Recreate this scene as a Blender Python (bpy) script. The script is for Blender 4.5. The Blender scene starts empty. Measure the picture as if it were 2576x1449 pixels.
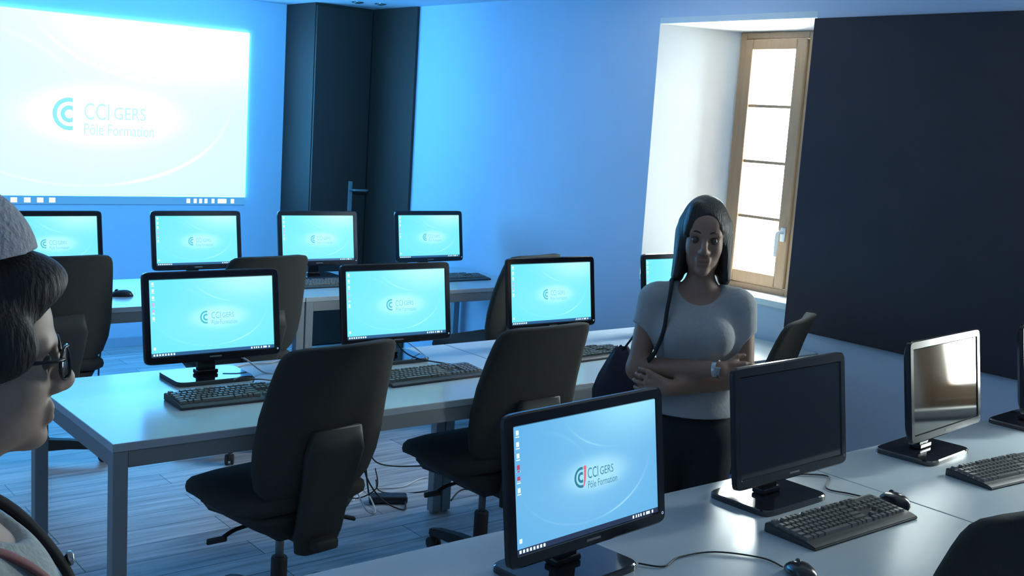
import bpy, bmesh, math, random
import numpy as np
from mathutils import Vector, Matrix, Euler
random.seed(4)
C = bpy.context.scene
COL = C.collection
pi = math.pi

# ------------------------------------------------------------------ camera
YAW, PIT, ROLL, FPX, EYE = 0.68034428, 0.14811105, -0.06398104, 2799.19, 1.70
cd = bpy.data.cameras.new('camera'); cam = bpy.data.objects.new('camera', cd); COL.objects.link(cam)
fw = Vector((math.sin(YAW)*math.cos(PIT), math.cos(YAW)*math.cos(PIT), -math.sin(PIT)))
rt = Vector((math.cos(YAW), -math.sin(YAW), 0)); dn = fw.cross(rt)
r2 = math.cos(ROLL)*rt + math.sin(ROLL)*dn; d2 = -math.sin(ROLL)*rt + math.cos(ROLL)*dn
M = Matrix((r2, -d2, -fw)).transposed().to_4x4(); M.translation = Vector((0, 0, EYE))
cam.matrix_world = M
cd.sensor_fit = 'HORIZONTAL'; cd.sensor_width = 36.0; cd.lens = FPX/2576*36.0
cd.clip_start = 0.05; cd.clip_end = 200
C.camera = cam
# ------------------------------------------------------------------ world and exposure
w = bpy.data.worlds.new('sky'); C.world = w; w.use_nodes = True
bg = w.node_tree.nodes['Background']
bg.inputs[0].default_value = (0.88, 1.0, 0.97, 1); bg.inputs[1].default_value = 62.0
C.view_settings.view_transform = 'Standard'; C.view_settings.look = 'None'
C.view_settings.exposure = 0.0; C.view_settings.gamma = 1.0
C.view_settings.use_curve_mapping = False
# daylight entering through the two window openings
for nm, y0, y1, z0, z1 in (('window_portal', 3.50, 3.92, 0.9, 2.25), ('window_portal', 1.25, 1.59, 0.72, 2.25)):
    l = bpy.data.lights.new(nm, 'AREA'); l.shape = 'RECTANGLE'
    l.size = z1-z0; l.size_y = y1-y0; l.cycles.is_portal = True
    o = bpy.data.objects.new(nm, l); COL.objects.link(o)
    o.location = (4.80, (y0+y1)/2, (z0+z1)/2); o.rotation_euler = (0, pi/2, 0)

# added bluish spot imitating projector spill on the back wall; no projector modelled
pl_ = bpy.data.lights.new('projector_spill_fill', 'SPOT'); pl_.energy = 255; pl_.color = (0.06, 0.46, 1.0)
pl_.spot_size = math.radians(118); pl_.spot_blend = 0.9; pl_.shadow_soft_size = 0.06
po_ = bpy.data.objects.new('projector_spill_fill', pl_); COL.objects.link(po_)
po_.location = (2.45, 4.75, 2.30); po_.rotation_euler = (Vector((2.9, 7.49, 1.75))-Vector((2.45, 4.75, 2.30))).to_track_quat('-Z', 'Y').to_euler()

# ------------------------------------------------------------------ room numbers
XR, YB, ZC = 4.29, 7.49, 2.43          # right wall, back wall, ceiling
XL, YF = -1.6, -1.8                    # left wall, front wall (behind the camera)
DESK = 0.74

# ------------------------------------------------------------------ materials
MATS = {}
def mat(name, col, rough=0.6, metal=0.0, noise=0.0, scale=20.0, bump=0.0, spec=0.5, emit=None, estr=0.0, stretch=None, trans=0.0, coat=0.0):
    if name in MATS: return MATS[name]
    m = bpy.data.materials.new(name); m.use_nodes = True; nt = m.node_tree; N = nt.nodes; L = nt.links
    b = N['Principled BSDF']
    b.inputs['Base Color'].default_value = (*col, 1); b.inputs['Roughness'].default_value = rough
    b.inputs['Metallic'].default_value = metal; b.inputs['Specular IOR Level'].default_value = spec
    if coat: b.inputs['Coat Weight'].default_value = coat; b.inputs['Coat Roughness'].default_value = 0.08
    if trans: b.inputs['Transmission Weight'].default_value = trans
    if emit: b.inputs['Emission Color'].default_value = (*emit, 1); b.inputs['Emission Strength'].default_value = estr
    if noise or bump:
        tc = N.new('ShaderNodeTexCoord'); mp = N.new('ShaderNodeMapping'); nz = N.new('ShaderNodeTexNoise')
        L.new(tc.outputs['Object'], mp.inputs[0]); L.new(mp.outputs[0], nz.inputs['Vector'])
        if stretch: mp.inputs['Scale'].default_value = stretch
        nz.inputs['Scale'].default_value = scale; nz.inputs['Detail'].default_value = 5
        if noise:
            mx = N.new('ShaderNodeMix'); mx.data_type = 'RGBA'
            mx.inputs[6].default_value = (*[max(0, c*(1-noise)) for c in col], 1)
            mx.inputs[7].default_value = (*[min(1, c*(1+noise)) for c in col], 1)
            L.new(nz.outputs[0], mx.inputs[0]); L.new(mx.outputs[2], b.inputs['Base Color'])
        if bump:
            bp = N.new('ShaderNodeBump'); bp.inputs['Strength'].default_value = bump; bp.inputs['Distance'].default_value = 0.01
            L.new(nz.outputs[0], bp.inputs['Height']); L.new(bp.outputs[0], b.inputs['Normal'])
    MATS[name] = m; return m

wall_m   = mat('painted plaster', (0.62, 0.70, 0.84), 0.75, noise=0.03, scale=6, bump=0.05)
ceil_m   = mat('ceiling paint', (0.62, 0.66, 0.74), 0.85, noise=0.03, scale=8)
white_m  = mat('white window plaster', (0.86, 0.88, 0.88), 0.8, noise=0.02, scale=10, bump=0.05)
dark_m   = mat('dark laminate', (0.040, 0.020, 0.014), 0.65, noise=0.25, scale=3, stretch=(8, 8, 0.7))
base_m   = mat('skirting paint', (0.45, 0.5, 0.6), 0.5, noise=0.03)
desk_m   = mat('desk laminate', (0.48, 0.56, 0.60), 0.27, noise=0.04, scale=14, bump=0.02)
edge_m   = mat('desk steel frame', (0.30, 0.33, 0.33), 0.45, metal=0.2, noise=0.05)
leg_m    = mat('desk steel leg', (0.32, 0.36, 0.38), 0.45, metal=0.2, noise=0.05)
black_m  = mat('glossy black plastic', (0.012, 0.012, 0.016), 0.16, noise=0.1, scale=40)
matt_m   = mat('matt black plastic', (0.020, 0.021, 0.024), 0.45, noise=0.15, scale=60)
fabric_m = mat('black chair fabric', (0.060, 0.060, 0.054), 0.95, noise=0.35, scale=400, bump=0.25, spec=0.2)
shell_m  = mat('chair plastic', (0.048, 0.048, 0.044), 0.55, noise=0.1, scale=50, spec=0.3)
chrome_m = mat('brushed steel', (0.55, 0.57, 0.58), 0.25, metal=1.0, noise=0.05)
key_m    = mat('keyboard keys', (0.15, 0.158, 0.152), 0.30, noise=0.15, scale=80)
kbody_m  = mat('keyboard body', (0.045, 0.048, 0.05), 0.40, noise=0.1, scale=60)
wood_m   = mat('pale varnished pine', (0.36, 0.23, 0.13), 0.45, noise=0.18, scale=9, stretch=(9, 9, 0.8), bump=0.06)
glassoff_m = mat('dark switched off screen', (0.008, 0.009, 0.010), 0.06, noise=0.05, spec=0.8)
cablew_m = mat('white cable', (0.75, 0.76, 0.75), 0.45, noise=0.03)
cableb_m = mat('black cable', (0.02, 0.02, 0.025), 0.5, noise=0.05)

def floor_material():
    m = bpy.data.materials.new('plank floor'); m.use_nodes = True; nt = m.node_tree; N = nt.nodes; L = nt.links
    b = N['Principled BSDF']; b.inputs['Roughness'].default_value = 0.42
    tc = N.new('ShaderNodeTexCoord'); br = N.new('ShaderNodeTexBrick')
    L.new(tc.outputs['Object'], br.inputs['Vector'])
    br.inputs['Color1'].default_value = (0.62, 0.62, 0.62, 1); br.inputs['Color2'].default_value = (0.44, 0.45, 0.46, 1)
    br.inputs['Mortar'].default_value = (0.10, 0.11, 0.12, 1); br.inputs['Scale'].default_value = 1
    br.inputs['Brick Width'].default_value = 1.25; br.inputs['Row Height'].default_value = 0.155
    br.inputs['Mortar Size'].default_value = 0.003; br.inputs['Mortar Smooth'].default_value = 0.6
    mp = N.new('ShaderNodeMapping'); mp.inputs['Scale'].default_value = (1.6, 22, 1)
    nz = N.new('ShaderNodeTexNoise'); nz.inputs['Scale'].default_value = 1.6; nz.inputs['Detail'].default_value = 6
    L.new(tc.outputs['Object'], mp.inputs[0]); L.new(mp.outputs[0], nz.inputs['Vector'])
    cr = N.new('ShaderNodeValToRGB'); cr.color_ramp.elements[0].position = 0.3; cr.color_ramp.elements[1].position = 0.72
    cr.color_ramp.elements[0].color = (0.50, 0.51, 0.53, 1); cr.color_ramp.elements[1].color = (1.25, 1.25, 1.25, 1)
    L.new(nz.outputs[0], cr.inputs[0])
    mx = N.new('ShaderNodeMix'); mx.data_type = 'RGBA'; mx.blend_type = 'MULTIPLY'; mx.inputs[0].default_value = 1
    L.new(br.outputs[0], mx.inputs[6]); L.new(cr.outputs[0], mx.inputs[7]); L.new(mx.outputs[2], b.inputs['Base Color'])
    bp = N.new('ShaderNodeBump'); bp.inputs['Strength'].default_value = 0.1; bp.inputs['Distance'].default_value = 0.004
    L.new(nz.outputs[0], bp.inputs['Height']); L.new(bp.outputs[0], b.inputs['Normal'])
    return m
floor_m = floor_material()

# small node expression helper for the desktop wallpaper shown on the screens
class Ex:
    def __init__(s, nt, out): s.nt = nt; s.o = out
    def _m(s, op, b=None, c=None):
        n = s.nt.nodes.new('ShaderNodeMath'); n.operation = op
        for i, v in enumerate((s, b, c)):
            if v is None: continue
            if isinstance(v, Ex): s.nt.links.new(v.o, n.inputs[i])
            else: n.inputs[i].default_value = v
        return Ex(s.nt, n.outputs[0])
    def __add__(s, b): return s._m('ADD', b)
    def __sub__(s, b): return s._m('SUBTRACT', b)
    def __mul__(s, b): return s._m('MULTIPLY', b)
    def sq(s): return s._m('MULTIPLY', s)
    def sqrt(s): return s._m('SQRT')
    def gauss(s): return (s.sq()*-1.0)._m('EXPONENT')
    def inr(s, a, b): return s._m('GREATER_THAN', a)*s._m('LESS_THAN', b)
    def fract(s): return s._m('FRACT')
    def clamp(s):
        r = s._m('MAXIMUM', 0.0); return r._m('MINIMUM', 1.0)
def wallpaper(name, W, Hh, lo, hi, glow, k=1.0, logo=(0,0,0), icon=(1,1,1), ico2=(1,0,0), bar=(0,0,0), icons=True, pins=None):
    """lo: base colour, hi: colour added top right, glow: colour added round the logo; object coordinates x,z centred"""
    m = bpy.data.materials.new(name); m.use_nodes = True; nt = m.node_tree; N = nt.nodes; L = nt.links
    b = N['Principled BSDF']; b.inputs['Base Color'].default_value = (0.01, 0.01, 0.012, 1); b.inputs['Roughness'].default_value = 0.3
    tc = N.new('ShaderNodeTexCoord'); sp = N.new('ShaderNodeSeparateXYZ'); L.new(tc.outputs['Object'], sp.inputs[0])
    u = Ex(nt, sp.outputs[0])*(1.0/W) + 0.5; v = Ex(nt, sp.outputs[2])*(-1.0/Hh) + 0.5
    def ring(cx, cy, a, bb, wd):
        r = (((u-cx)*(1/a)).sq() + ((v-cy)*(1/bb)).sq()).sqrt()
        return ((r-1.0)*(1/wd)).gauss()
    top = (((u-0.82)*2.6).sq() + ((v+0.04)*3.4).sq())._m('MULTIPLY', -1.0)._m('EXPONENT')
    gl = (((u-0.54)*4.6).sq() + ((v-0.52)*7.0).sq()).sq()._m('MULTIPLY', -1.0)._m('EXPONENT')
    gl2 = (((u-0.52)*2.2).sq() + ((v-0.60)*3.0).sq())._m('MULTIPLY', -1.0)._m('EXPONENT')*0.35
    r1 = ring(0.48, 0.42, 0.46, 0.48, 0.014)*(((u-0.73)*7.0).gauss()*1.0 + ((u-0.3)*5.0).gauss()*0.25)*((v-0.4)*8.0).clamp()
    r3 = ring(0.75, -0.15, 0.45, 0.48, 0.014)*(((u-0.5)*8.0).gauss())*((v-0.0)*8.0).clamp()*0.55
    r4 = ring(0.10, 0.62, 0.42, 0.55, 0.02)*(((u-0.28)*6.0).gauss())*((v-0.05)*8.0).clamp()*0.2
    lum = gl*1.0 + gl2 + r1 + r3 + r4
    # concentric arcs of the logo
    dx = (u-0.436)*(W/Hh); dy = v-0.52; rr = (dx.sq()+dy.sq()).sqrt()
    arcs = (rr.inr(0.064, 0.086) + rr.inr(0.023, 0.045))*dx._m('LESS_THAN', 0.018)
    # task bar with its icons, desktop icons down the left side
    barm = v._m('GREATER_THAN', 0.956)
    bi = v.inr(0.966, 0.992)*(((u-0.012)*(1/0.022)).fract()._m('LESS_THAN', 0.6)*u.inr(0.012, 0.186) + u.inr(.80, .812) + u.inr(.824, .834) + u.inr(.842, .852) + u.inr(.86, .87) + u.inr(.884, .894) + u.inr(.905, .935) + u.inr(.95, .962))
    fv = ((v-0.027)*(1/0.09)).fract()
    if pins:
        for q in pins: bi = bi + v.inr(0.966, 0.992)*u.inr(q, q+0.018)
    di = (u.inr(.014, .032)*fv._m('LESS_THAN', 0.42) + u.inr(.011, .035)*fv.inr(.52, .62))*v.inr(.027, .56) + u.inr(.014, .032)*v.inr(.877, .913)
    rd = u.inr(.014, .032)*v.inr(.29, .42)*di
    wi = di-rd
    cb = N.new('ShaderNodeCombineXYZ')
    for i in range(3):
        e = (top*(hi[i]*k) + lum*(glow[i]*k)) + lo[i]*k
        e = e*(arcs*-1.0 + 1.0) + arcs*logo[i]
        e = e*(barm*-1.0 + 1.0) + barm*bar[i]
        e = e*(bi*-1.0 + 1.0) + bi*icon[i]
        if icons: e = e*(di*-1.0 + 1.0) + wi*icon[i] + rd*ico2[i]
        L.new(e.o, cb.inputs[i])
    L.new(cb.outputs[0], b.inputs['Emission Color']); b.inputs['Emission Strength'].default_value = 1.0
    return m
def glow_mat(name, col, s=1.0):
    return mat(name, (0.02, 0.02, 0.02), 0.5, emit=col, estr=s, noise=0.01)

# ------------------------------------------------------------------ mesh helpers
def obj(name, bm, m, parent=None, smooth=False, matrix=None):
    me = bpy.data.meshes.new(name); bm.normal_update(); bm.to_mesh(me); bm.free()
    if smooth:
        for p in me.polygons: p.use_smooth = True
    ms = m if isinstance(m, (list, tuple)) else [m]
    for q in ms: me.materials.append(q)
    o = bpy.data.objects.new(name, me); COL.objects.link(o)
    if parent: o.parent = parent
    if matrix is not None: o.matrix_local = matrix
    return o
def thing(name, label, cat, loc=(0, 0, 0), rz=0, group=None):
    o = bpy.data.objects.new(name, None); COL.objects.link(o); o.empty_display_size = 0.05
    o.location = loc; o.rotation_euler = (0, 0, rz); o['label'] = label; o['category'] = cat
    if group: o['group'] = group
    return o
def tag(o, label, cat, group=None):
    o['label'] = label; o['category'] = cat
    if group: o['group'] = group
    return o
def struct(o): o['kind'] = 'structure'; return o
def box(bm, x0, x1, y0, y1, z0, z1, bev=0.0, seg=2, mi=0, mtx=None):
    r = bmesh.ops.create_cube(bm, size=1)
    vs = r['verts']
    for v in vs:
        v.co = Vector(((x0+x1)/2 + v.co.x*(x1-x0), (y0+y1)/2 + v.co.y*(y1-y0), (z0+z1)/2 + v.co.z*(z1-z0)))
    fs = {f for v in vs for f in v.link_faces}
    if bev:
        es = list({e for v in vs for e in v.link_edges})
        rr = bmesh.ops.bevel(bm, geom=es, offset=bev, segments=seg, affect='EDGES', profile=0.5)
        fs = set(rr['faces']) | {f for f in fs if f.is_valid}
        vs = list({v for f in fs for v in f.verts})
    for f in fs: f.material_index = mi
    if mtx is not None:
        for v in vs: v.co = mtx @ v.co
    return vs
def tube(bm, pts, r, seg=8, smooth=4, closed=False, mi=0, flat=1.0):
    P = [Vector(p) for p in pts]
    rad = r if isinstance(r, (list, tuple)) else [r]*len(P)
    if smooth and len(P) > 2:
        Q, R = [], []
        for i in range(len(P)-1):
            p0 = P[max(i-1, 0)]; p1 = P[i]; p2 = P[i+1]; p3 = P[min(i+2, len(P)-1)]
            for s in range(smooth):
                t = s/smooth
                Q.append(0.5*((2*p1) + (p2-p0)*t + (2*p0-5*p1+4*p2-p3)*t*t + (3*p1-p0-3*p2+p3)*t**3))
                R.append(rad[i]*(1-t)+rad[i+1]*t)
        Q.append(P[-1]); R.append(rad[-1]); P, rad = Q, R
    rings = []; up = Vector((0, 0, 1)); prev = None
    for i, p in enumerate(P):
        d = (P[min(i+1, len(P)-1)] - P[max(i-1, 0)])
        if d.length < 1e-9: d = Vector((0, 0, 1))
        d.normalize()
        if prev is None:
            a = d.cross(up)
            if a.length < 0.05: a = d.cross(Vector((1, 0, 0)))
        else:
            a = prev - d*prev.dot(d)
        a.normalize(); prev = a; b = d.cross(a)
        rings.append([bm.verts.new(p + (a*math.cos(2*pi*k/seg) + b*math.sin(2*pi*k/seg)*flat)*rad[i]) for k in range(seg)])
    fs = []
    for i in range(len(rings)-1):
        for k in range(seg):
            fs.append(bm.faces.new((rings[i][k], rings[i][(k+1) % seg], rings[i+1][(k+1) % seg], rings[i+1][k])))
    fs.append(bm.faces.new(rings[0][::-1])); fs.append(bm.faces.new(rings[-1]))
    for f in fs: f.material_index = mi; f.smooth = True
def lathe(bm, prof, seg=20, mtx=None, mi=0):
    rings = []
    for r, z in prof:
        rings.append([bm.verts.new((r*math.cos(2*pi*k/seg), r*math.sin(2*pi*k/seg), z)) for k in range(seg)])
    fs = []
    for i in range(len(rings)-1):
        for k in range(seg):
            fs.append(bm.faces.new((rings[i][k], rings[i][(k+1) % seg], rings[i+1][(k+1) % seg], rings[i+1][k])))
    fs.append(bm.faces.new(rings[0][::-1])); fs.append(bm.faces.new(rings[-1]))
    for f in fs: f.material_index = mi
    if mtx is not None:
        for rg in rings:
            for v in rg: v.co = mtx @ v.co
def loft(bm, sections, cap=True, mi=0):
    R = [[bm.verts.new(p) for p in s] for s in sections]
    n = len(R[0]); fs = []
    for i in range(len(R)-1):
        for k in range(n):
            fs.append(bm.faces.new((R[i][k], R[i][(k+1) % n], R[i+1][(k+1) % n], R[i+1][k])))
    if cap: fs.append(bm.faces.new(R[0][::-1])); fs.append(bm.faces.new(R[-1]))
    for f in fs: f.material_index = mi; f.smooth = True
    bmesh.ops.recalc_face_normals(bm, faces=fs)
def se(a, b, n, k, ex=4.0):
    t = 2*pi*k/n; c, s = math.cos(t), math.sin(t)
    return (a*math.copysign(abs(c)**(2/ex), c), b*math.copysign(abs(s)**(2/ex), s))
def dup(root, loc, rz, label, name=None, group=None):
    r = root.copy(); COL.objects.link(r); r.location = loc; r.rotation_euler = (0, 0, rz); r['label'] = label
    if group: r['group'] = group
    for ch in list(root.children):
        c = ch.copy(); COL.objects.link(c); c.parent = r
        for g in list(ch.children):
            d = g.copy(); COL.objects.link(d); d.parent = c
    return r

# ------------------------------------------------------------------ room shell
def slab(name, *a, m=wall_m):
    bm = bmesh.new(); box(bm, *a); return struct(obj(name, bm, m))
T = 0.12
slab('floor', XL-T, XR+T, YF-T, YB+T, -T, 0, m=floor_m)
slab('ceiling', XL-T, XR+0.5, YF-T, YB+T, ZC, ZC+T, m=ceil_m)
slab('wall_back', XL-T, XR+T, YB, YB+T, 0, ZC)
slab('wall_left', XL-T, XL, YF, YB, 0, ZC)
slab('wall_front', XL-T, XR+T, YF-T, YF, 0, ZC)
# right wall: 0.5 m thick old masonry with two splayed window embrasures
D = 0.35
W1 = dict(y0=3.22, y1=4.21, z0=0.93, z1=2.255, iy0=3.44, iy1=3.93, iz0=0.90, iz1=2.235)
W2 = dict(y0=1.02, y1=1.77, z0=0.78, z1=2.255, iy0=1.20, iy1=1.63, iz0=0.75, iz1=2.235)
bm = bmesh.new()
box(bm, XR, XR+0.5, YF, W2['y0'], 0, ZC); box(bm, XR, XR+0.5, W2['y1'], W1['y0'], 0, ZC); box(bm, XR, XR+0.5, W1['y1'], YB, 0, ZC)
for w_ in (W1, W2):
    box(bm, XR, XR+0.5, w_['y0'], w_['y1'], 0, w_['z0']-0.03); box(bm, XR, XR+0.5, w_['y0'], w_['y1'], w_['z1']+0.03, ZC)
struct(obj('wall_right', bm, wall_m))
def reveal(w_):
    bm = bmesh.new(); xo = XR-0.001; xi = XR+D; xe = XR+0.5
    o = [(xo, w_['y0'], w_['z0']), (xo, w_['y1'], w_['z0']), (xo, w_['y1'], w_['z1']), (xo, w_['y0'], w_['z1'])]
    i = [(xi, w_['iy0'], w_['iz0']), (xi, w_['iy1'], w_['iz0']), (xi, w_['iy1'], w_['iz1']), (xi, w_['iy0'], w_['iz1'])]
    e = [(xe, y, z) for _, y, z in i]
    oo = [(xe, w_['y0'], w_['z0']-0.03), (xe, w_['y1'], w_['z0']-0.03), (xe, w_['y1'], w_['z1']+0.03), (xe, w_['y0'], w_['z1']+0.03)]
    of = [(xo, y, z) for _, y, z in oo]
    V = [[bm.verts.new(p) for p in q] for q in (of, o, i, e, oo)]
    for a in range(5):
        b = (a+1) % 5
        for k in range(4):
            k2 = (k+1) % 4
            bm.faces.new((V[a][k], V[a][k2], V[b][k2], V[b][k]))
    bmesh.ops.recalc_face_normals(bm, faces=bm.faces[:])
    return bm
for n, w_ in ((1, W1), (2, W2)):
    root = bpy.data.objects.new('window_%d' % n, None); COL.objects.link(root); struct(root); root.location = (0, 0, 0)
    obj('window_reveal', reveal(w_), white_m, root)
    bm = bmesh.new(); box(bm, XR-0.012, XR+D-0.002, w_['y0']+0.002, w_['y1']-0.002, w_['z0']-0.028, w_['z0']+0.004, 0.004)
    # sill board follows the slight outward fall of the embrasure
    for v in bm.verts:
        t = max(0, min(1, (v.co.x-XR)/D)); v.co.z -= 0.03*t
        if v.co.y > (w_['y0']+w_['y1'])/2: v.co.y -= (w_['y1']-w_['iy1'])*t
        else: v.co.y += (w_['iy0']-w_['y0'])*t
    obj('window_sill', bm, white_m, root)
    x0 = XR+D-0.03; x1 = XR+D+0.05
    y0, y1, z0, z1 = w_['iy0'], w_['iy1'], w_['iz0'], w_['iz1']
    bm = bmesh.new(); fwid = 0.045
    box(bm, x0, x1, y1-0.04, y1, z0, z1, 0.004); box(bm, x0, x1, y0, y0+0.055, z0, z1, 0.004)
    box(bm, x0, x1, y0+0.055, y1-0.04, z1-0.035, z1, 0.004); box(bm, x0, x1, y0+0.055, y1-0.04, z0, z0+0.04, 0.004)
    obj('window_frame', bm, wood_m, root)
    cs = [(y0+0.058, y1-0.043)]
    for (a, b) in cs:
        xs0 = x0-0.012; xs1 = x1-0.02; zt, zb = z1-0.038, z0+0.043; sw = 0.052
        bm = bmesh.new()
        box(bm, xs0, xs1, a, a+sw+0.015, zb, zt, 0.006); box(bm, xs0, xs1, b-sw, b, zb, zt, 0.006)
        box(bm, xs0, xs1, a+sw, b-sw, zt-sw, zt, 0.006); box(bm, xs0, xs1, a+sw, b-sw, zb, zb+sw+0.01, 0.006)
        for k in range(1, 4):
            zz = zb+sw+0.01 + (zt-zb-2*sw-0.01)*k/4
            box(bm, xs0+0.008, xs1-0.01, a+sw, b-sw, zz-0.008, zz+0.008, 0.002)
        sash = obj('sash', bm, wood_m, root)
        if 'pane' not in MATS:
            g = bpy.data.materials.new('clear window glass'); g.use_nodes = True
            nt = g.node_tree; nt.nodes.remove(nt.nodes['Principled BSDF'])
            tr = nt.nodes.new('ShaderNodeBsdfTransparent'); gs = nt.nodes.new('ShaderNodeBsdfGlossy'); gs.inputs['Roughness'].default_value = 0.02
            mxs = nt.nodes.new('ShaderNodeMixShader'); mxs.inputs[0].default_value = 0.05
            nt.links.new(tr.outputs[0], mxs.inputs[1]); nt.links.new(gs.outputs[0], mxs.inputs[2])
            nt.links.new(mxs.outputs[0], nt.nodes['Material Output'].inputs[0]); MATS['pane'] = g
        for k in range(4):
            h = (zt-zb-2*sw-0.01)/4; zz = zb+sw+0.01+h*k
            bm = bmesh.new(); box(bm, xs1-0.03, xs1-0.026, a+sw, b-sw, zz, zz+h)
            obj('pane', bm, MATS['pane'], sash)
        if n == 1:
            bm = bmesh.new(); yy = a+0.028; zz = 1.22
            box(bm, xs0-0.010, xs0, yy-0.014, yy+0.014, zz-0.035, zz+0.035, 0.004)
            tube(bm, [(xs0-0.008, yy, zz+0.01), (xs0-0.045, yy, zz+0.012), (xs0-0.052, yy, zz-0.02), (xs0-0.052, yy+0.002, zz-0.11)], [0.009, 0.009, 0.010, 0.008], 10)
            obj('window_handle', bm, mat('white handle', (0.75, 0.78, 0.78), 0.3, noise=0.02), root, True)
# dark lining in the far corner: boxed closet with its door, and the dark panel on the side wall
CX, CY = 3.81, 7.06
bm = bmesh.new(); box(bm, CX, XR, CY, YB, 0, ZC-0.001); struct(obj('wall_closet', bm, dark_m))
bm = bmesh.new(); box(bm, CX+0.005, XR-0.03, CY-0.02, CY-0.001, 0.01, ZC-0.02, 0.002)
dr = struct(obj('door_1', bm, mat('dark door leaf', (0.040, 0.021, 0.015), 0.55, noise=0.2, scale=3, stretch=(8, 8, .7))))
bm = bmesh.new(); hx, hz = 4.13, 1.11
box(bm, hx-0.017, hx+0.017, CY-0.028, CY-0.0205, hz-0.13, hz+0.09, 0.003)
obj('handle_plate', bm, mat('handle plate', (0.40, 0.43, 0.45), 0.35, metal=0.6, noise=.03), dr)
bm = bmesh.new(); tube(bm, [(hx, CY-0.028, hz+0.03), (hx, CY-0.07, hz+0.03), (hx+0.02, CY-0.078, hz+0.03), (hx+0.115, CY-0.078, hz+0.028)], 0.008, 10)
obj('door_handle', bm, mat('handle plate', 0), dr, True)
bm = bmesh.new(); box(bm, XR-0.022, XR-0.001, 6.48, CY-0.021, 0.0, ZC-0.002, 0.002); struct(obj('trim_1', bm, dark_m))
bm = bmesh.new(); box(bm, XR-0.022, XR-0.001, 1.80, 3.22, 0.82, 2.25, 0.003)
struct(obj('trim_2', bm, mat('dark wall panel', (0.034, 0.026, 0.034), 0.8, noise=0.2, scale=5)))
bm = bmesh.new(); box(bm, XL, CX, YB-0.014, YB-0.001, 0, 0.07, 0.003); struct(obj('baseboard_back', bm, base_m))
bm = bmesh.new(); box(bm, XR-0.014, XR-0.001, YF, 6.47, 0, 0.07, 0.003); struct(obj('baseboard_right', bm, base_m))

# ------------------------------------------------------------------ desktop picture parts shared by all screens
def text_mesh(name, s, size, extr=0.0, shear=0.0, off=0.0):
    cu = bpy.data.curves.new(name, 'FONT'); cu.body = s; cu.size = size; cu.extrude = extr; cu.resolution_u = 3; cu.offset = off
    t = bpy.data.objects.new(name, cu); COL.objects.link(t)
    dg = bpy.context.evaluated_depsgraph_get(); me = bpy.data.meshes.new_from_object(t.evaluated_get(dg))
    bpy.data.objects.remove(t); bpy.data.curves.remove(cu)
    xs = [v.co.x for v in me.vertices]; ys = [v.co.y for v in me.vertices]
    x0, x1, y0, y1 = min(xs), max(xs), min(ys), max(ys)
    return me, (x0, x1, y0, y1)
def text_fit(name, s, x0, x1, z0, z1, y, m, parent):
    """text mesh laid in the x-z plane filling a given rectangle, a hair proud of the screen"""
    me, (a, b, c, d) = text_mesh(name, s, 1.0)
    for v in me.vertices:
        v.co = Vector((x0+(v.co.x-a)/(b-a)*(x1-x0), y, z0+(v.co.y-c)/(d-c)*(z1-z0)))
    me.materials.clear(); me.materials.append(m)
    o = bpy.data.objects.new(name, me); COL.objects.link(o); o.parent = parent; return o
def arc(bm, cx, cz, r0, r1, a0, a1, y, n=28, mi=0):
    pr = None
    for k in range(n+1):
        a = a0+(a1-a0)*k/n
        p = (bm.verts.new((cx+r0*math.cos(a), y, cz+r0*math.sin(a))), bm.verts.new((cx+r1*math.cos(a), y, cz+r1*math.sin(a))))
        if pr: f = bm.faces.new((pr[0], p[0], p[1], pr[1])); f.material_index = mi
        pr = p
def rect(bm, x0, x1, z0, z1, y, mi=0):
    f = bm.faces.new([bm.verts.new(p) for p in ((x0, y, z0), (x1, y, z0), (x1, y, z1), (x0, y, z1))]); f.material_index = mi
def desktop(parent, W, Hh, y, mtext, mred):
    """logo figure and lettering of the desktop picture"""
    U = lambda u: (u-0.5)*W; V = lambda v: (0.5-v)*Hh
    cz = V(0.52)
    bm = bmesh.new(); ix = U(0.456)
    bmesh.ops.create_circle(bm, cap_ends=True, segments=20, radius=0.018*Hh, matrix=Matrix.Translation((ix+0.007*Hh, y-0.0001, cz+0.075*Hh)) @ Matrix.Rotation(pi/2, 4, 'X'))
    loftp = [(ix-0.004*Hh, cz+0.060*Hh), (ix+0.022*Hh, cz+0.060*Hh), (ix+0.014*Hh, cz-0.03*Hh), (ix-0.006*Hh, cz-0.076*Hh), (ix-0.020*Hh, cz-0.082*Hh), (ix-0.008*Hh, cz-0.02*Hh)]
    bm.faces.new([bm.verts.new((a, y, b)) for a, b in loftp])
    obj('logo_figure', bm, mred, parent)
    text_fit('title_lettering', 'CCI', U(0.479), U(0.553), V(0.545), V(0.455), y, mtext, parent)
    text_fit('title_lettering', 'GERS', U(0.567), U(0.664), V(0.538), V(0.470), y, mtext, parent)
    text_fit('subtitle_lettering', 'Pôle Formation', U(0.479), U(0.690), V(0.625), V(0.565), y, mtext, parent)

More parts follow.
